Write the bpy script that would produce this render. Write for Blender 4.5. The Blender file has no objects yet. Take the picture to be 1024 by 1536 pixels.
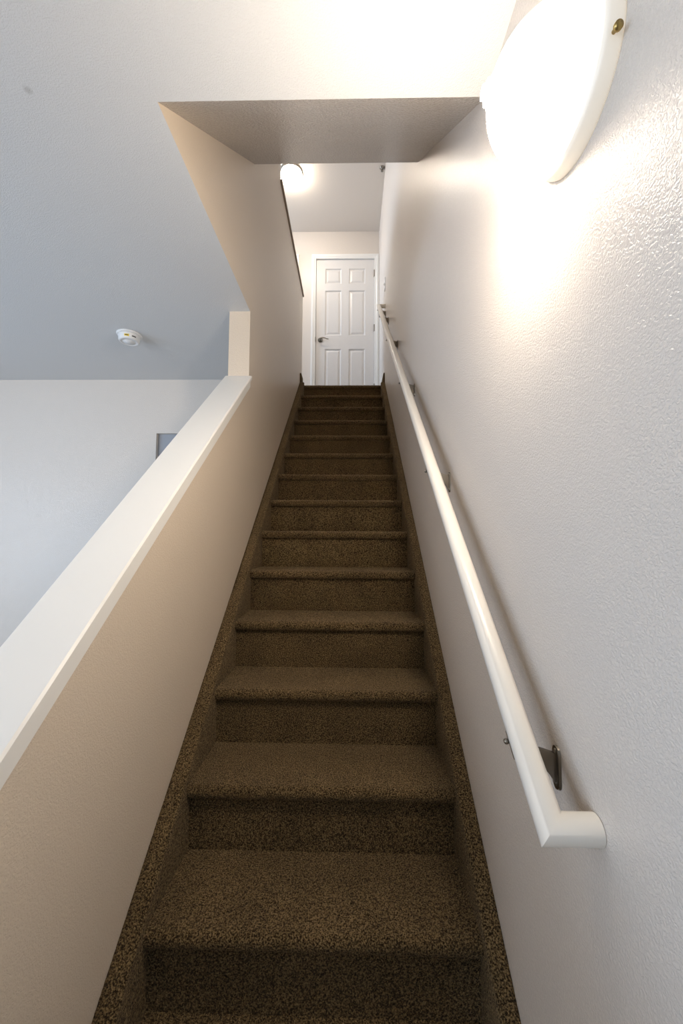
import bpy, bmesh, math
from mathutils import Vector, Matrix, noise
C = bpy.context.scene.collection
PI = math.pi
E = 1.571                      # eye height above the lower floor
XL, XR = -0.544, 0.370         # stairwell wall planes
TH = 0.113                     # left wall thickness
ZC = 1.209 + E                 # lower ceiling
ZL = 1.6149 + E                # upper landing
ZU = 4.024 + E                 # upper ceiling
M_, H_ = 0.8252, 1.8028        # stair slope, nosing line
RUN, D0 = 0.2413, 1.0053
DD = 4.9967                    # wall with the door
DL = D0 + 13 * RUN             # landing nosing
DE = 2.0569                    # end of full height wall
DOPEN = 1.023                  # front edge of ceiling opening
DP0, DP1, ZP = 2.8497, 4.3055, 2.7016 + E
def zline(d, h): return M_ * d - h + E

# ------------------------------------------------------------ materials
def mat(name, col, rough=.5, spec=.5, metal=0.0):
    m = bpy.data.materials.new(name); m.use_nodes = True
    b = m.node_tree.nodes['Principled BSDF']
    b.inputs['Base Color'].default_value = (*col, 1)
    b.inputs['Roughness'].default_value = rough
    b.inputs['Metallic'].default_value = metal
    b.inputs['Specular IOR Level'].default_value = spec
    return m
def nd(m, t, **kw):
    n = m.node_tree.nodes.new(t)
    for k, v in kw.items():
        if k in n.inputs: n.inputs[k].default_value = v
        else: setattr(n, k, v)
    return n
def lk(m, a, b): m.node_tree.links.new(a, b)
def paint(name, col, rough, bump, scale=240, dist=.0010, spec=.5):
    m = mat(name, col, rough, spec)
    b = m.node_tree.nodes['Principled BSDF']
    tc = nd(m, 'ShaderNodeTexCoord')
    n1 = nd(m, 'ShaderNodeTexNoise', Scale=scale, Detail=2.0, Roughness=.5, Distortion=.6)
    mp = nd(m, 'ShaderNodeMapRange'); mp.inputs['From Min'].default_value = .38; mp.inputs['From Max'].default_value = .62
    mp.interpolation_type = 'SMOOTHSTEP'
    lk(m, tc.outputs['Object'], n1.inputs['Vector']); lk(m, n1.outputs['Fac'], mp.inputs['Value'])
    bp = nd(m, 'ShaderNodeBump', Strength=bump, Distance=dist)
    lk(m, mp.outputs['Result'], bp.inputs['Height']); lk(m, bp.outputs['Normal'], b.inputs['Normal'])
    return m
WALL = paint('wall_paint', (.72, .655, .59), .27, .6)
WALLL = paint('half_wall_paint', (.70, .60, .485), .34, .5)
CEIL = paint('ceiling_paint', (.68, .69, .70), .5, .55)
CEILU = paint('upstairs_ceiling_paint', (.72, .655, .585), .5, .5)
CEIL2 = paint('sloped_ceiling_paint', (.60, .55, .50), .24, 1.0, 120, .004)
TRIM = mat('white_trim_paint', (.84, .83, .80), .3)
DOORM = mat('white_door_paint', (.74, .72, .70), .35)
RAILM = mat('handrail_paint', (.80, .765, .70), .28)
NICK = mat('satin_nickel', (.27, .245, .21), .3, .5, 1.0)
BRASS = mat('aged_brass', (.45, .32, .12), .35, .5, 1.0)
PLAST = mat('white_plastic', (.78, .78, .78), .4)
YEL = mat('yellow_sticker', (.85, .62, .06), .5)
DARKP = mat('dark_print', (.05, .05, .05), .6)
CAPSHADE = mat('pony_wall_cap_shade', (.30, .24, .19), .4)  # shade under the cap overhang, put into the colour of the whole board
FLOORM = mat('lower_floor', (.20, .16, .12), .9)

# round smudge on the ceiling paint (a mark of its own)
def smudge(m, p, r, amt):
    b = m.node_tree.nodes['Principled BSDF']
    base = tuple(b.inputs['Base Color'].default_value)
    tc = nd(m, 'ShaderNodeTexCoord')
    vm = nd(m, 'ShaderNodeVectorMath', operation='DISTANCE'); vm.inputs[1].default_value = p
    mr = nd(m, 'ShaderNodeMapRange'); mr.inputs['From Min'].default_value = r * .3; mr.inputs['From Max'].default_value = r
    mr.inputs['To Min'].default_value = amt; mr.inputs['To Max'].default_value = 0
    mx = nd(m, 'ShaderNodeMix', data_type='RGBA')
    mx.inputs[6].default_value = base; mx.inputs[7].default_value = (.2, .19, .18, 1)
    lk(m, tc.outputs['Object'], vm.inputs[0]); lk(m, vm.outputs['Value'], mr.inputs['Value'])
    lk(m, mr.outputs['Result'], mx.inputs[0]); lk(m, mx.outputs[2], b.inputs['Base Color'])
smudge(CEIL, (-.885, .989, ZC), .014, .35)

def carpet(name):
    m = mat(name, (.1, .07, .04), 1.0, .1)
    b = m.node_tree.nodes['Principled BSDF']
    b.inputs['Sheen Weight'].default_value = .25; b.inputs['Sheen Roughness'].default_value = .5
    b.inputs['Sheen Tint'].default_value = (.55, .42, .28, 1)
    tc = nd(m, 'ShaderNodeTexCoord')
    n1 = nd(m, 'ShaderNodeTexNoise', Scale=270.0, Detail=2.0, Roughness=.6)
    n2 = nd(m, 'ShaderNodeTexVoronoi', Scale=300.0)
    n3 = nd(m, 'ShaderNodeTexNoise', Scale=7.0, Detail=3.0)
    for n in (n1, n2, n3): lk(m, tc.outputs['Object'], n.inputs['Vector'])
    ramp = nd(m, 'ShaderNodeValToRGB'); e = ramp.color_ramp.elements
    e[0].position = .40; e[0].color = (.015, .010, .005, 1)
    e[1].position = .62; e[1].color = (.25, .172, .083, 1)
    x = e.new(.5); x.color = (.105, .071, .033, 1)
    lk(m, n1.outputs['Fac'], ramp.inputs['Fac'])
    hs = nd(m, 'ShaderNodeHueSaturation')
    mr = nd(m, 'ShaderNodeMapRange'); mr.inputs['From Min'].default_value = .3; mr.inputs['From Max'].default_value = .7
    mr.inputs['To Min'].default_value = .85; mr.inputs['To Max'].default_value = 1.15
    lk(m, n3.outputs['Fac'], mr.inputs['Value']); lk(m, mr.outputs['Result'], hs.inputs['Value'])
    lk(m, ramp.outputs['Color'], hs.inputs['Color'])
    lk(m, hs.outputs['Color'], b.inputs['Base Color'])
    bp = nd(m, 'ShaderNodeBump', Strength=.9, Distance=.004)
    ad = nd(m, 'ShaderNodeMath', operation='SUBTRACT')
    lk(m, n1.outputs['Fac'], ad.inputs[0]); lk(m, n2.outputs['Distance'], ad.inputs[1])
    lk(m, ad.outputs[0], bp.inputs['Height']); lk(m, bp.outputs['Normal'], b.inputs['Normal'])
    return m
CARP = carpet('brown_cut_pile_carpet')

def glow(name, col, strength, rim=None, H=.14, R=.11):
    m = mat(name, (.85, .82, .76), .35)
    b = m.node_tree.nodes['Principled BSDF']
    b.inputs['Emission Color'].default_value = (*col, 1)
    b.inputs['Emission Strength'].default_value = strength
    if rim is not None:
        # frosted glass: brightest around the bulb, dimmer towards the rim
        tc = nd(m, 'ShaderNodeTexCoord'); dp = nd(m, 'ShaderNodeVectorMath', operation='DOT_PRODUCT')
        dp.inputs[1].default_value = (-.12/R, .62/R, .85/H)
        mr = nd(m, 'ShaderNodeMapRange'); mr.interpolation_type = 'SMOOTHSTEP'
        mr.inputs['From Min'].default_value = .25; mr.inputs['From Max'].default_value = 1.05
        mr.inputs['To Min'].default_value = rim; mr.inputs['To Max'].default_value = strength
        lk(m, tc.outputs['Object'], dp.inputs[0]); lk(m, dp.outputs['Value'], mr.inputs['Value']); lk(m, mr.outputs['Result'], b.inputs['Emission Strength'])
    return m
LAMPCOL = (1.0, .85, .68)
GLASS1 = glow('lit_alabaster_glass', LAMPCOL, 150.0, .9)
GLASS2 = glow('lit_upstairs_glass', (1.0, .88, .74), 120.0)
PANM = glow('lit_fixture_pan', (1.0, .86, .66), .35)

def pane_mat():
    m = bpy.data.materials.new('window_glass'); m.use_nodes = True
    nt = m.node_tree; nt.nodes.clear()
    o = nd(m, 'ShaderNodeOutputMaterial'); t = nd(m, 'ShaderNodeBsdfTransparent'); g = nd(m, 'ShaderNodeBsdfGlossy', Roughness=.02)
    x = nd(m, 'ShaderNodeMixShader'); x.inputs[0].default_value = .06
    lk(m, t.outputs[0], x.inputs[1]); lk(m, g.outputs[0], x.inputs[2]); lk(m, x.outputs[0], o.inputs[0])
    return m
PANE = pane_mat()

# ------------------------------------------------------------ geometry helpers
def obj(name, bm, m, parent=None, smooth=False, loc=None):
    bmesh.ops.recalc_face_normals(bm, faces=bm.faces)
    me = bpy.data.meshes.new(name); bm.to_mesh(me); bm.free()
    me.materials.append(m)
    if smooth:
        for p in me.polygons: p.use_smooth = True
    o = bpy.data.objects.new(name, me); C.objects.link(o)
    if loc is not None:
        o.location = loc
    if parent: o.parent = parent
    return o
def st(o): o['kind'] = 'structure'; return o
def thing(name, label, cat, loc, group=None, rot=None):
    o = bpy.data.objects.new(name, None); C.objects.link(o); o.location = loc; o.empty_display_size = .1
    if rot: o.rotation_euler = rot
    o['label'] = label; o['category'] = cat
    if group: o['group'] = group
    return o
def box(bm, x0, x1, y0, y1, z0, z1, bev=0):
    r = bmesh.ops.create_cube(bm, size=1)
    for v in r['verts']:
        v.co = Vector(((x0+x1)/2 + v.co.x*(x1-x0), (y0+y1)/2 + v.co.y*(y1-y0), (z0+z1)/2 + v.co.z*(z1-z0)))
    if bev:
        es = list({e for v in r['verts'] for e in v.link_edges})
        bmesh.ops.bevel(bm, geom=es, offset=bev, segments=2, profile=.5, affect='EDGES')
def prism(bm, poly, x0, x1):            # poly in (y,z), extruded along x
    a = [bm.verts.new((x0, y, z)) for y, z in poly]; b = [bm.verts.new((x1, y, z)) for y, z in poly]
    n = len(poly)
    bm.faces.new(a); bm.faces.new(b[::-1])
    for i in range(n): bm.faces.new((a[i], b[i], b[(i+1) % n], a[(i+1) % n]))
def lathe(bm, prof, seg=64, axis='Z', origin=(0, 0, 0)):   # prof [(r,h)]
    rings = []
    for r, h in prof:
        ring = []
        if r < 1e-6:
            ring = [bm.verts.new((0, 0, h))]
        else:
            for i in range(seg):
                a = 2*PI*i/seg; ring.append(bm.verts.new((r*math.cos(a), r*math.sin(a), h)))
        rings.append(ring)
    for A, B in zip(rings, rings[1:]):
        for i in range(seg):
            j = (i+1) % seg
            if len(A) == 1 and len(B) == 1: continue
            if len(A) == 1: bm.faces.new((A[0], B[i], B[j]))
            elif len(B) == 1: bm.faces.new((A[i], A[j], B[0]))
            else: bm.faces.new((A[i], A[j], B[j], B[i]))
    return rings
def xf(bm, mt): bmesh.ops.transform(bm, matrix=mt, verts=bm.verts)

# ------------------------------------------------------------ the setting
XW = -4.2; DB = -2.2; DF = 2.9945
bm = bmesh.new(); box(bm, XW-.1, XR+.1, DB-.1, 4.9, -.15, 0); st(obj('floor', bm, FLOORM))
# lower ceiling slab, hole over the stairs
bm = bmesh.new()
box(bm, XW-.1, XL-.001, DB-.1, DF+.05, ZC, ZC+.2)
obx = st(obj('ceiling', bm, CEIL))
bm = bmesh.new(); box(bm, XL-.001, XR, DB-.1, DOPEN, ZC, ZC+.2)
# joined slab: same plane, same mesh
bm2 = bmesh.new(); bm2.from_mesh(obx.data)
tmp = bpy.data.meshes.new('t'); bm.to_mesh(tmp); bm.free(); bm2.from_mesh(tmp); bpy.data.meshes.remove(tmp)
bm2.to_mesh(obx.data); bm2.free()
# sloped soffit above the stairs
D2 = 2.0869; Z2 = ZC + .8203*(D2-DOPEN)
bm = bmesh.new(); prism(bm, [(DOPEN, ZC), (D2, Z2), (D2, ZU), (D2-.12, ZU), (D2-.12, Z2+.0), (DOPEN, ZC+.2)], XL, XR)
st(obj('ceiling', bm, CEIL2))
# upper ceiling
bm = bmesh.new(); box(bm, -3.7, XR+.1, D2-.12, DD+.1, ZU, ZU+.12); st(obj('ceiling', bm, CEILU))
# left stair wall
CAPH = .8454
dcap0 = .20
bm = bmesh.new()
prism(bm, [(dcap0, 0), (DP1, 0), (DP1, ZP), (DP0, ZP), (DP0, ZU), (D2-.12, ZU), (DOPEN-.03, ZU), (DOPEN-.03, ZC+.001),
           (DE, ZC+.001), (DE, zline(DE, CAPH+.022)), (dcap0, zline(dcap0, CAPH+.022))], XL-TH, XL)
st(obj('wall_left', bm, WALLL))
# right wall
bm = bmesh.new(); box(bm, XR, XR+.1, DB-.1, DD+.1, 0, ZU); st(obj('wall_right', bm, WALL))
BX0, BX1, BZ0, BZ1 = -3.9, -2.7, .60, 2.0
bm = bmesh.new()
box(bm, XW-.1, BX0, DB-.1, DB, 0, ZC); box(bm, BX1, XR, DB-.1, DB, 0, ZC); box(bm, BX0, BX1, DB-.1, DB, 0, BZ0); box(bm, BX0, BX1, DB-.1, DB, BZ1, ZC)
st(obj('wall_back', bm, WALL))
# far wall of the left room with a doorway beside the stair wall
GX0, GZ = -1.505, .783+E
bm = bmesh.new()
box(bm, XW, GX0, DF, DF+.1, 0, ZC); box(bm, GX0, XL-TH, DF, DF+.1, GZ, ZC)
st(obj('wall_far', bm, WALL))
GREY = mat('grey_door_paint', (.36, .375, .41), .5)
bm = bmesh.new(); box(bm, GX0, XL-TH, DF+.03, DF+.07, 0, GZ); st(obj('door_3', bm, GREY))
# left outer wall with window hole
W0, W1, WZ0, WZ1 = -.9, 1.5, .75, 2.25
def holed(bm, x0, x1, y0, y1, z0, z1, a0, a1, b0, b1):
    box(bm, x0, x1, y0, a0, z0, z1); box(bm, x0, x1, a1, y1, z0, z1); box(bm, x0, x1, a0, a1, z0, b0); box(bm, x0, x1, a0, a1, b1, z1)
bm = bmesh.new(); holed(bm, XW-.12, XW, DB-.1, DF+.1, 0, ZC, W0, W1, WZ0, WZ1); st(obj('wall_window', bm, WALL))
def window(name, x, a0, a1, b0, b1):
    bm = bmesh.new(); f = .05
    box(bm, x-.07, x-.02, a0, a1, b0, b0+f); box(bm, x-.07, x-.02, a0, a1, b1-f, b1)
    box(bm, x-.07, x-.02, a0, a0+f, b0+f, b1-f); box(bm, x-.07, x-.02, a1-f, a1, b0+f, b1-f)
    box(bm, x-.07, x-.02, (a0+a1)/2-f/2, (a0+a1)/2+f/2, b0+f, b1-f)
    w = st(obj(name, bm, TRIM))
    bm = bmesh.new(); box(bm, x-.05, x-.044, a0+f, a1-f, b0+f, b1-f); obj('window_pane', bm, PANE, w)
window('window_1', XW, W0, W1, WZ0, WZ1)
bm = bmesh.new(); f = .05
for a in ((BX0, BX1, BZ0, BZ0+f), (BX0, BX1, BZ1-f, BZ1), (BX0, BX0+f, BZ0+f, BZ1-f), (BX1-f, BX1, BZ0+f, BZ1-f), (BX0/2+BX1/2-f/2, BX0/2+BX1/2+f/2, BZ0+f, BZ1-f)):
    box(bm, a[0], a[1], DB-.07, DB-.02, a[2], a[3])
w3 = st(obj('window_3', bm, TRIM))
bm = bmesh.new(); box(bm, BX0+f, BX1-f, DB-.05, DB-.044, BZ0+f, BZ1-f); obj('window_pane', bm, PANE, w3)
# upper hall
bm = bmesh.new()
box(bm, XL, XR, DL+.02, DD, ZL-.3, ZL-.001); box(bm, XL-TH, XL, DP1, DD, ZL-.3, ZL-.001); box(bm, -3.6, XL-TH, DP0, DD, ZL-.3, ZL-.001)
st(obj('floor', bm, CARP))
V0, V1, VZ0, VZ1 = 3.35, 4.75, ZL+.25, ZL+2.0
bm = bmesh.new(); holed(bm, -3.7, -3.6, DP0-.1, DD+.1, ZL-.3, ZU, V0, V1, VZ0, VZ1); st(obj('wall_hall_end', bm, WALL))
window('window_2', -3.6, V0, V1, VZ0, VZ1)
bm = bmesh.new(); box(bm, -3.6, XL-TH, DP0-.1, DP0, ZL-.3, ZU); st(obj('wall_hall', bm, WALL))
# door wall with opening
DX0, DX1 = -.4556-.004, .3064+.004; DT = ZL+2.034
bm = bmesh.new()
box(bm, -3.6, DX0, DD, DD+.11, ZL-.3, ZU); box(bm, DX1, XR, DD, DD+.11, ZL-.3, ZU); box(bm, DX0, DX1, DD, DD+.11, DT, ZU); box(bm, DX0, DX1, DD, DD+.11, ZL-.3, ZL)
box(bm, DX0, DX1, DD+.09, DD+.11, ZL, DT)
st(obj('wall_front', bm, WALL))

# ---- six panel door
def door_slab():
    bm = bmesh.new()
    x0, x1, z0, z1 = -.4556, .3064, ZL+.012, ZL+2.03
    cols = [(-.4556+.118, -.4556+.118+.213), (.3064-.118-.213, .3064-.118)]
    rows = [(ZL+.20, ZL+.815), (ZL+1.0, ZL+1.605), (ZL+1.70, ZL+1.905)]
    yf = DD+.012
    xs = [x0, cols[0][0], cols[0][1], cols[1][0], cols[1][1], x1]; zs = [z0] + [z for r in rows for z in r] + [z1]
    # front skin as a grid, panel cells raised and sunk
    V = {}
    def v(x, y, z):
        k = (round(x, 5), round(y, 5), round(z, 5))
        if k not in V: V[k] = bm.verts.new(k)
        return V[k]
    for i in range(5):
        for j in range(7):
            a, b, c, d = xs[i], xs[i+1], zs[j], zs[j+1]
            if i in (1, 3) and j in (1, 3, 5):
                loops = [(0, 0), (.007, .009), (.016, .011), (.040, .003), (.046, .003)]
                prev = None
                for ins, dp in loops:
                    ring = [v(a+ins, yf+dp, c+ins), v(b-ins, yf+dp, c+ins), v(b-ins, yf+dp, d-ins), v(a+ins, yf+dp, d-ins)]
                    if prev:
                        for k in range(4): bm.faces.new((prev[k], prev[(k+1) % 4], ring[(k+1) % 4], ring[k]))
                    prev = ring
                bm.faces.new(prev)
            else:
                bm.faces.new((v(a, yf, c), v(b, yf, c), v(b, yf, d), v(a, yf, d)))
    # edges and back
    edge = [e for e in bm.edges if e.is_boundary]
    r = bmesh.ops.extrude_edge_only(bm, edges=edge)
    nv = [g for g in r['geom'] if isinstance(g, bmesh.types.BMVert)]
    for q in nv: q.co.y = DD+.047
    bmesh.ops.holes_fill(bm, edges=[e for e in bm.edges if e.is_boundary], sides=0)
    return bm
door = st(obj('door_1', door_slab(), DOORM))
# casing and jamb
def casing(x0, x1, zt, zb, y):
    bm = bmesh.new(); w = .058
    prof = [(0, 0), (0, .010), (.006, .012), (.022, .013), (.030, .017), (.05, .018), (w, .016), (w, 0)]  # across, proud
    path = [((x0, zb), (-1, 0)), ((x0, zt), (-1, 1)), ((x1, zt), (1, 1)), ((x1, zb), (1, 0))]
    rings = []
    for (px, pz), (sx, sz) in path:
        rings.append([bm.verts.new((px+sx*a, y-b, pz+sz*a)) for a, b in prof])
    for A, B in zip(rings, rings[1:]):
        n = len(prof)
        for i in range(n): bm.faces.new((A[i], A[(i+1) % n], B[(i+1) % n], B[i]))
    bm.faces.new(rings[0]); bm.faces.new(rings[-1][::-1])
    return bm
bm = casing(DX0+.002, DX1-.002, DT-.002, ZL, DD)
box(bm, DX0, DX0+.0015, DD, DD+.088, ZL, DT); box(bm, DX1-.0015, DX1, DD, DD+.088, ZL, DT); box(bm, DX0+.002, DX1-.002, DD, DD+.088, DT-.0015, DT)
obj('door_casing', bm, TRIM, door)
for hz in (ZL+1.83, ZL+1.09, ZL+.30):
    bm = bmesh.new(); bmesh.ops.create_cone(bm, cap_ends=True, segments=16, radius1=.008, radius2=.008, depth=.088)
    box(bm, -.004, .006, .003, .012, -.044, .044)
    xf(bm, Matrix.Translation((DX1-.003, DD-.006, hz))); obj('door_hinge', bm, NICK, door)
# lever handle
bm = bmesh.new()
lathe(bm, [(0, 0), (.031, 0), (.033, .004), (.030, .009), (.016, .013), (.012, .022), (.011, .045), (0, .047)], 32)
xf(bm, Matrix.Rotation(PI/2, 4, 'X'))
hx, hz = -.4556+.062, ZL+.935
xf(bm, Matrix.Translation((hx, DD+.012, hz)))
handle = obj('door_handle', bm, NICK, door, True)
bm = bmesh.new(); prev = None
N = 22
for i in range(N+1):
    t = i/N; x = hx - .008 + t*.115; z = hz + .010*math.sin(t*PI*1.15) - .012*t*t + (.010*max(0, t-.8)/.2 if t > .8 else 0)
    y = DD+.012-.045-.006*math.sin(t*PI); rr = .0095*(1-.45*t)
    ring = [bm.verts.new((x, y+rr*.7*math.cos(a), z+rr*math.sin(a))) for a in [2*PI*k/14 for k in range(14)]]
    if prev:
        for k in range(14): bm.faces.new((prev[k], prev[(k+1) % 14], ring[(k+1) % 14], ring[k]))
    else: bm.faces.new(ring)
    prev = ring
bm.faces.new(prev[::-1]); obj('lever', bm, NICK, handle, True)
bm = bmesh.new(); box(bm, DX0-.001, DX0+.004, DD-.0185, DD+.012, hz-.03, hz+.03); obj('strike_plate', bm, NICK, door)

# ---- second doorway further left on the same wall: its right casing edge is seen past the half wall
d2 = bmesh.new(); X20, X21 = -1.51, -.748
box(d2, X20, X21, DD-.012, DD, ZL+.01, ZL+2.03)
for cx in (X20+.118, X21-.118-.213):
    for z0, z1 in ((.20, .815), (1.0, 1.605), (1.70, 1.905)):
        box(d2, cx, cx+.213, DD-.016, DD-.011, ZL+z0, ZL+z1, .0015)
door2 = st(obj('door_2', d2, DOORM))
obj('door_casing', casing(X20-.002, X21+.002, ZL+2.034, ZL, DD), TRIM, door2)

# ---- trims: sloping half wall cap, level cap
def cap_rail(name):
    bm = bmesh.new()
    x0, x1, t, r = XL-TH-.017, XL+.017, .026, .005
    sec = [(x0+r, 0), (x0, -r), (x0, -t+r), (x0+r, -t), (x1-r, -t), (x1, -t+r), (x1, -r), (x1-r, 0)]
    A = [bm.verts.new((x, dcap0-.02, zline(dcap0-.02, CAPH)+z)) for x, z in sec]
    B = [bm.verts.new((x, DE, zline(DE, CAPH)+z)) for x, z in sec]
    n = len(sec)
    for i in range(n): bm.faces.new((A[i], A[(i+1) % n], B[(i+1) % n], B[i]))
    bm.faces.new(A); bm.faces.new(B[::-1])
    c = st(obj(name, bm, TRIM))
    for side in (0, 1):
        bm = bmesh.new()
        xa, xb = (XL, XL+.009) if side == 0 else (XL-TH-.009, XL-TH)
        prism(bm, [(dcap0, zline(dcap0, CAPH+t)), (DE+.0, zline(DE, CAPH+t)), (DE+.0, zline(DE, CAPH+t+.036)), (dcap0, zline(dcap0, CAPH+t+.036))], xa, xb)
        obj('cap_moulding', bm, TRIM, c)
cap_rail('trim_1')
bm = bmesh.new(); box(bm, XL-TH-.012, XL+.014, DP0+.001, DP1+.012, ZP, ZP+.02, .003); st(obj('trim_2', bm, CAPSHADE))

# ------------------------------------------------------------ staircase
stairs = thing('staircase', 'straight enclosed staircase covered in brown cut pile carpet between two painted walls', 'staircase', (0, .4, 0))
STX0, STX1 = XL+.040, XR-.036
SINV = Vector((0, -.4, 0))
def displace(v, n, amp, f):
    p = v*f
    return v + n*(noise.noise(p)*amp + noise.noise(p*2.3)*amp*.6)
def swept(prof, closed_from, x0, x1, dx, amp, f, name, parent):
    # prof: list of (y,z); first closed_from points are the visible skin; rest close the solid
    bm = bmesh.new(); nx = max(2, int((x1-x0)/dx)); n = len(prof)
    skin = closed_from
    nor = []
    for i in range(skin):
        a = prof[max(0, i-1)]; b = prof[min(skin-1, i+1)]
        ty, tz = b[0]-a[0], b[1]-a[1]; l = math.hypot(ty, tz) or 1
        nor.append(Vector((0, -tz/l, ty/l)))
    cols = []
    for j in range(nx+1):
        x = x0+(x1-x0)*j/nx; col = []
        for i in range(skin):
            v = Vector((x, prof[i][0], prof[i][1])); nn = nor[i]
            col.append(bm.verts.new(displace(v, nn, amp, f)))
        cols.append(col)
    back0 = [bm.verts.new((x0, y, z)) for y, z in prof[skin:]]; back1 = [bm.verts.new((x1, y, z)) for y, z in prof[skin:]]
    for j in range(nx):
        for i in range(skin-1):
            bm.faces.new((cols[j][i], cols[j+1][i], cols[j+1][i+1], cols[j][i+1]))
    try:
        bm.faces.new(cols[0]+back0); bm.faces.new((cols[-1]+back1)[::-1])
        # close the hidden side
        loopA = [cols[j][skin-1] for j in range(nx+1)]; bm.faces.new(loopA+[back1[0], back0[0]])
        for k in range(len(back0)-1): bm.faces.new((back0[k], back1[k], back1[k+1], back0[k+1]))
        loopB = [cols[j][0] for j in range(nx+1)]; bm.faces.new(loopB[::-1]+[back0[-1], back1[-1]])
    except ValueError: pass
    bmesh.ops.transform(bm, matrix=Matrix.Translation(-Vector((0, .4, 0))), verts=bm.verts)
    return obj(name, bm, CARP, parent, True)
NR = .019
def subdiv(pts, step):
    out = [pts[0]]
    for a, b in zip(pts, pts[1:]):
        l = math.hypot(b[0]-a[0], b[1]-a[1]); n = max(1, int(l/step))
        for k in range(1, n+1): out.append((a[0]+(b[0]-a[0])*k/n, a[1]+(b[1]-a[1])*k/n))
    return out
for k in range(-2, 14):
    d = D0+k*RUN; z = zline(d, H_)
    near = k <= 2
    step = .0032 if k <= 1 else (.005 if k <= 5 else .010)
    amp = .0022 if k <= 5 else .0015
    nose = [(d+.030, z-.042)]
    for i in range(0, 9):
        a = -PI/2 - PI*i/8
        nose.append((d+NR+.001+NR*math.cos(a)*1.0, z-NR-.002+ (NR+.002)*math.sin(a)))
    # gentle crown after the nose, then level to the next riser
    end = d+RUN+.028 if k < 13 else DL+.045
    pts = nose + [(d+.05, z), (end, z-.001)]
    pts = subdiv(pts, step)
    prof = pts + [(end, z-.05), (d+.030, z-.05)]
    swept(prof, len(pts), STX0, STX1, step, amp, 210, 'tread', stairs)
    zb = z - M_*RUN
    pts = subdiv([(d+.026, zb-.004), (d+.027, z-.038)], step)
    prof = pts + [(d+.05, z-.05), (d+.05, zb-.01)]
    swept(prof, len(pts), STX0, STX1, step, amp*.8, 210, 'riser', stairs)
# carpeted skirts along both walls
def skirt(x_wall, sgn, w):
    bm = bmesh.new(); hs = 1.776
    r = .012
    sec = [(0, -.0)]
    for i in range(7):
        a = PI/2 - (PI/2)*i/6
        sec.append((w-r+r*math.cos(a), -r+r*math.sin(a)))
    for q in range(1, 34): sec.append((w, -r-.0105*q))
    sec[0:1] = [(0, 0), (w*.3, 0), (w*.6, 0)]
    ds = []; d = .18
    while d < DL+.0: ds.append(d); d += .0038 if d < 1.6 else .009
    ds.append(DL+.004)
    prev = None; ends = []
    for dd in ds:
        z = zline(dd, hs)
        ring = []
        for i, (a, b) in enumerate(sec):
            v = Vector((x_wall+sgn*a, dd, z+b)); nn = Vector((0, -.5, .85)) if i < 4 else Vector((sgn, 0, 0))
            if i == 0: nn = Vector((0, 0, 1))
            v = displace(v, nn, .002, 210) ; v.x = v.x if i else x_wall
            ring.append(bm.verts.new(v))
        ring.append(bm.verts.new((x_wall, dd, z+sec[-1][1])))
        if prev:
            n = len(ring)
            for i in range(n): bm.faces.new((prev[i], prev[(i+1) % n], ring[(i+1) % n], ring[i]))
        else: bm.faces.new(ring)
        prev = ring
    bm.faces.new(prev[::-1])
    bmesh.ops.transform(bm, matrix=Matrix.Translation((0, -.4, 0)), verts=bm.verts)
    obj('skirt_board', bm, CARP, stairs, True)
skirt(XL+.001, 1, .048); skirt(XR-.001, -1, .043)
def small_base(name, x_wall, sgn, y1):
    bm = bmesh.new(); a, b = sorted((x_wall, x_wall+sgn*.014))
    box(bm, a, b, DL+.006, y1, ZL-.03, ZL+.135, .003)
    st(obj(name, bm, CARP))
small_base('baseboard_left', XL, 1, DP1); small_base('baseboard_right', XR, -1, DD)

# ------------------------------------------------------------ handrail
RX, RZ0, RS = .302, -.946+E, .831
RD0, RD1 = .618, 4.10
rail = thing('handrail', 'round white painted wall handrail with mitred ends rising along right stair wall', 'handrail', (XR, RD0, RZ0+RS*RD0))
def rl(bm): bmesh.ops.transform(bm, matrix=Matrix.Translation(-Vector(rail.location)), verts=bm.verts); return bm
def mitre_tube(pts, r, seg=40):
    bm = bmesh.new(); rings = []
    P = [Vector(p) for p in pts]
    u0 = (P[1]-P[0]).normalized(); up = Vector((0, 0, 1))
    e1 = u0.cross(up).normalized(); e2 = e1.cross(u0).normalized()
    base = [P[0] + r*(e1*math.cos(2*PI*k/seg)+e2*math.sin(2*PI*k/seg)) for k in range(seg)]
    rings.append([bm.verts.new(p) for p in base]); cur = base
    for i in range(1, len(P)):
        u = (P[i]-P[i-1]).normalized()
        if i < len(P)-1:
            w = (P[i+1]-P[i]).normalized(); n = (u+w).normalized()
        else: n = u
        nxt = [c + u*((P[i]-c).dot(n)/u.dot(n)) for c in cur]
        rings.append([bm.verts.new(p) for p in nxt])
        cur = nxt
    for A, B in zip(rings, rings[1:]):
        for k in range(seg):
            f = bm.faces.new((A[k], A[(k+1) % seg], B[(k+1) % seg], B[k])); f.smooth = True
    bm.faces.new(rings[0][::-1]); bm.faces.new(rings[-1])
    return bm
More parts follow.
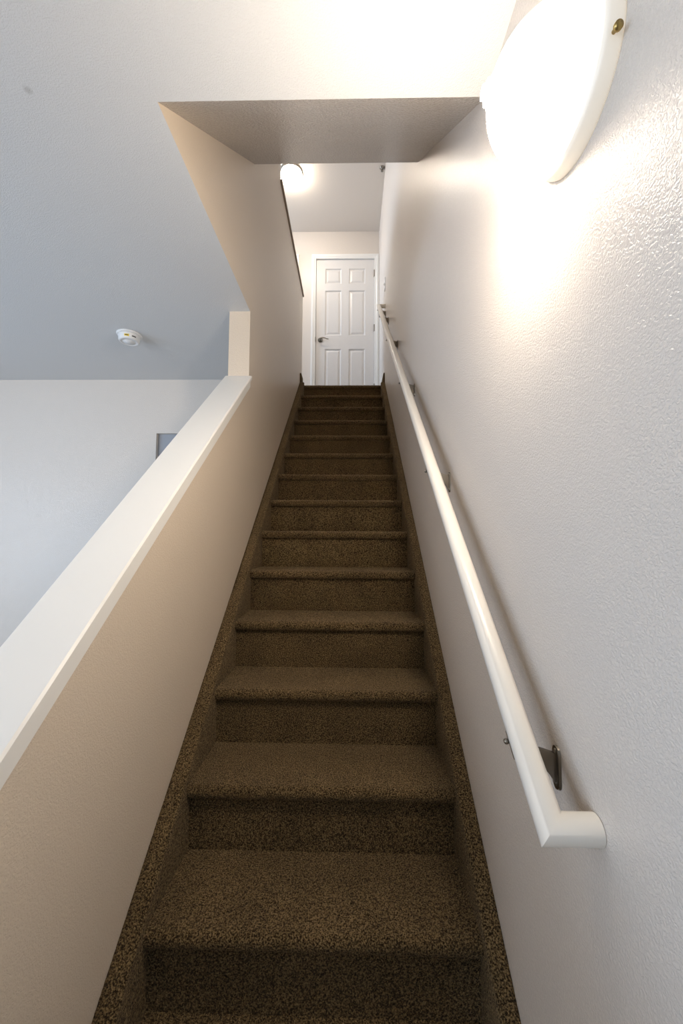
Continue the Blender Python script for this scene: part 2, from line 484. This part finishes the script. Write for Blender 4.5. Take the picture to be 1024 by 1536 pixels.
# the rail section is slightly flattened to keep a round cut after mitring
def rail_obj(name, pts, r):
    o = obj(name, rl(mitre_tube(pts, r)), RAILM, rail)
    for p in o.data.polygons: p.use_smooth = len(p.vertices) == 4
    o.data.set_sharp_from_angle(angle=math.radians(40))
    return o
rz = lambda d: RZ0+RS*d
rail_obj('rail', [(XR-.001, RD0, rz(RD0)), (RX, RD0, rz(RD0)), (RX, RD1, rz(RD1)), (XR-.001, RD1, rz(RD1))], .0215)
def bracket(d):
    root_z = rz(d)
    zt = root_z-.036
    bm = bmesh.new()
    # wall plate: tall rounded plate
    seg = 12; w = .0125; h = .075
    out = []
    for i in range(seg+1): a = PI*i/seg; out.append((w*math.cos(a), w*math.sin(a)))
    for i in range(seg+1): a = PI+PI*i/seg; out.append((w*math.cos(a), -(h-2*w)+w*math.sin(a)))
    A = [bm.verts.new((XR-.0005, d+a, zt-.004+b)) for a, b in out]; B = [bm.verts.new((XR-.0045, d+a*.86, zt-.004+b*.98)) for a, b in out]
    n = len(out)
    for i in range(n): bm.faces.new((A[i], A[(i+1) % n], B[(i+1) % n], B[i]))
    bm.faces.new(A[::-1]); bm.faces.new(B)
    # arm: triangular gusset
    th = .0035
    poly = [(XR-.004, zt-.004), (XR-.030, zt+.004), (RX+.004, zt+.008), (RX-.012, zt+.006), (RX-.008, zt-.003), (RX+.012, zt-.010), (XR-.026, zt-.028), (XR-.012, zt-.045), (XR-.004, zt-.060)]
    a = [bm.verts.new((x, d-th, z)) for x, z in poly]; b = [bm.verts.new((x, d+th, z)) for x, z in poly]; n = len(poly)
    bm.faces.new(a); bm.faces.new(b[::-1])
    for i in range(n): bm.faces.new((a[i], b[i], b[(i+1) % n], a[(i+1) % n]))
    o = obj('bracket', rl(bm), NICK, rail)
    bm = bmesh.new()
    sl = Matrix.Translation((RX-.002, d, root_z-.0275)) @ Matrix.Rotation(math.atan(RS), 4, 'X')
    box(bm, -.014, .014, -.024, .024, -.002, .002, .001); xf(bm, sl)
    obj('saddle', rl(bm), NICK, o)
    for q in (.004, -.050):
        bm = bmesh.new(); bmesh.ops.create_uvsphere(bm, u_segments=12, v_segments=8, radius=.0045)
        xf(bm, Matrix.Translation((XR-.005, d, zt-.004+q)) @ Matrix.Diagonal((.5, 1, 1, 1))); obj('screw', rl(bm), NICK, o, True)
    bm = bmesh.new(); bmesh.ops.create_uvsphere(bm, u_segments=12, v_segments=8, radius=.005)
    xf(bm, Matrix.Translation((RX-.020, d+.004, root_z-.024))); obj('screw', rl(bm), NICK, o, True)
for d in (.728, 1.456, 2.222, 3.015, 3.742, 4.02): bracket(d)

# ------------------------------------------------------------ lamps
def dome_lamp(name, label, loc, rot, R, Hh, glass, screw=None, finial=NICK, ridges=0):
    t = thing(name, label, 'lamp', loc, rot=rot)
    bm = bmesh.new(); lathe(bm, [(0, 0), (R+.004, 0), (R+.005, .004), (R+.004, .020), (R+.001, .026), (R-.006, .026), (0, .02)], 72)
    pan = obj('lamp_base', bm, PANM if ridges else NICK, t, True)
    bm = bmesh.new()
    prof = [(R, .018)]
    n = 26
    for i in range(n+1):
        a = PI/2*i/n
        prof.append((R*math.cos(a)**.92 if i < n else 0, .026+(Hh-.026)*math.sin(a)))
    rings = lathe(bm, prof, 144)
    if ridges:
        for ring in rings:
            if len(ring) > 1:
                for i, v in enumerate(ring):
                    a = 2*PI*i/144; s = 1+.006*math.sin(ridges*a + 2.5*v.co.z/Hh)
                    v.co.x *= s; v.co.y *= s
    obj('glass_shade', bm, glass, t, True)
    bm = bmesh.new(); lathe(bm, [(.012, Hh-.004), (.013, Hh), (.008, Hh+.003), (.0095, Hh+.008), (.006, Hh+.013), (0, Hh+.015)] if not ridges else
                           [(.024, Hh-.004), (.024, Hh), (.017, Hh+.003), (.018, Hh+.007), (.010, Hh+.010), (.010, Hh+.014), (0, Hh+.016)], 24)
    obj('finial', bm, finial, t, True)
    if screw is not None:
        bm = bmesh.new(); lathe(bm, [(0, 0), (.003, 0), (.003, .009), (.006, .010), (.006, .014), (0, .015)], 14)
        xf(bm, Matrix.Rotation(screw, 4, 'Z') @ Matrix.Translation((R+.002, 0, .014)) @ Matrix.Rotation(PI/2, 4, 'Y'))
        obj('screw', bm, BRASS, t, True)
    return t
# sconce: axis +Z of the fixture points to -X
dome_lamp('wall_lamp', 'large lit white glass dome lamp mounted on the right wall near ceiling', (XR, .61, .728+E), (0, -PI/2, 0), .109, .142, GLASS1, screw=math.radians(249), finial=GLASS1, ridges=36)
dome_lamp('ceiling_lamp', 'small lit round glass dome lamp under the upstairs ceiling', (-.665, 4.13, ZU), (PI, 0, 0), .115, .085, GLASS2)

# ------------------------------------------------------------ smoke detector
sd = thing('smoke_detector', 'round white smoke detector with yellow sticker on lower left ceiling', 'smoke detector', (-1.343, 2.30, ZC), rot=(PI, 0, 0))
bm = bmesh.new(); lathe(bm, [(0, 0), (.070, 0), (.071, .004), (.068, .009), (.064, .011), (0, .011)], 64); obj('base_plate', bm, PLAST, sd, True)
bm = bmesh.new(); lathe(bm, [(.056, .010), (.061, .012), (.062, .016), (.059, .019), (.0585, .040), (.054, .046), (.044, .048), (.043, .046), (.030, .046), (.029, .049), (0, .050)], 64); body = obj('cover', bm, PLAST, sd, True)
def curved_label(name, a0, a1, h0, h1, r, m):
    bm = bmesh.new(); p = None
    for i in range(13):
        a = a0+(a1-a0)*i/12
        q = [bm.verts.new((rr*math.cos(a), rr*math.sin(a), h)) for rr, h in ((r, h0), (r, h1), (r-.0008, h1), (r-.0008, h0))]
        if p:
            for k in range(4): bm.faces.new((p[k], p[(k+1) % 4], q[(k+1) % 4], q[k]))
        p = q
    return obj(name, bm, m, sd)
# the fixture is turned over, so +y of the fixture faces the camera side
ca = math.radians(59)+0*PI
curved_label('sticker', ca-.05+.10, ca+.50, .023, .036, .0594, YEL)
curved_label('sticker_print', ca+.14, ca+.42, .027, .032, .0597, DARKP)
curved_label('side_print', ca-.60, ca-.20, .026, .033, .0596, DARKP)

# ------------------------------------------------------------ light switch, ceiling fitting
sw = thing('light_switch', 'white light switch plate on the right wall above the handrail top', 'light switch', (XR, 4.104, 2.706+E))
bm = bmesh.new(); box(bm, -.006, 0, -.036, .036, -.058, .058, .002); obj('plate', bm, PLAST, sw)
bm = bmesh.new(); box(bm, -.016, -.005, -.005, .005, -.012, .010, .001); obj('toggle', bm, PLAST, sw)
bm = bmesh.new()
lathe(bm, [(0, 0), (.026, 0), (.028, .004), (.016, .010), (.010, .014), (.008, .030), (.015, .036), (.015, .040), (0, .042)], 24)
cf = obj('ceiling_fitting', bm, NICK, None, True, (.335, 4.09, ZU)); cf.rotation_euler = (PI, 0, 0)
cf['label'] = 'tiny grey metal fitting on upstairs ceiling close to right wall'; cf['category'] = 'ceiling fitting'

# ------------------------------------------------------------ light
def area(name, loc, rot, sx, sy, power, col):
    l = bpy.data.lights.new(name, 'AREA'); l.shape = 'RECTANGLE'; l.size = sx; l.size_y = sy; l.energy = power; l.color = col
    o = bpy.data.objects.new(name, l); C.objects.link(o); o.location = loc; o.rotation_euler = rot; return o
area('daylight_window', (XW-.25, (W0+W1)/2, (WZ0+WZ1)/2), (0, -PI/2, 0), WZ1-WZ0, W1-W0, 84, (.54, .74, 1.0))
area('daylight_back_window', ((BX0+BX1)/2, DB-.25, (BZ0+BZ1)/2), (PI/2, 0, 0), BX1-BX0, BZ1-BZ0, 125, (.80, .89, 1.0))
area('daylight_hall_window', (-3.85, (V0+V1)/2, (VZ0+VZ1)/2), (0, -PI/2, 0), VZ1-VZ0, V1-V0, 125, (.55, .74, 1.0))
w = bpy.data.worlds.new('sky'); bpy.context.scene.world = w; w.use_nodes = True
w.node_tree.nodes['Background'].inputs[0].default_value = (.55, .7, 1, 1)
w.node_tree.nodes['Background'].inputs[1].default_value = 1.0

# ------------------------------------------------------------ camera
yaw, pit, rol = .0205, .0593, .0069
cy, sy, cp, sp, cr, sr = math.cos(yaw), math.sin(yaw), math.cos(pit), math.sin(pit), math.cos(rol), math.sin(rol)
right = Vector((cy, sy, 0)); f0 = Vector((-sy, cy, 0))
fwd = f0*cp + Vector((0, 0, 1))*sp; up = -f0*sp + Vector((0, 0, 1))*cp
eR = right*cr + up*sr; eU = -right*sr + up*cr
cam = bpy.data.cameras.new('camera'); cam.sensor_fit = 'VERTICAL'; cam.sensor_height = 36; cam.lens = 590.861/1536*36
cam.clip_start = .02
co = bpy.data.objects.new('camera', cam); C.objects.link(co)
mt = Matrix((eR, eU, -fwd)).transposed().to_4x4(); mt.translation = Vector((0, 0, E)); co.matrix_world = mt
S = bpy.context.scene; S.camera = co
S.view_settings.view_transform = 'Standard'; S.view_settings.look = 'None'
S.view_settings.gamma = 1; S.view_settings.exposure = 0; S.view_settings.use_curve_mapping = False
S.cycles.max_bounces = 12; S.cycles.diffuse_bounces = 6
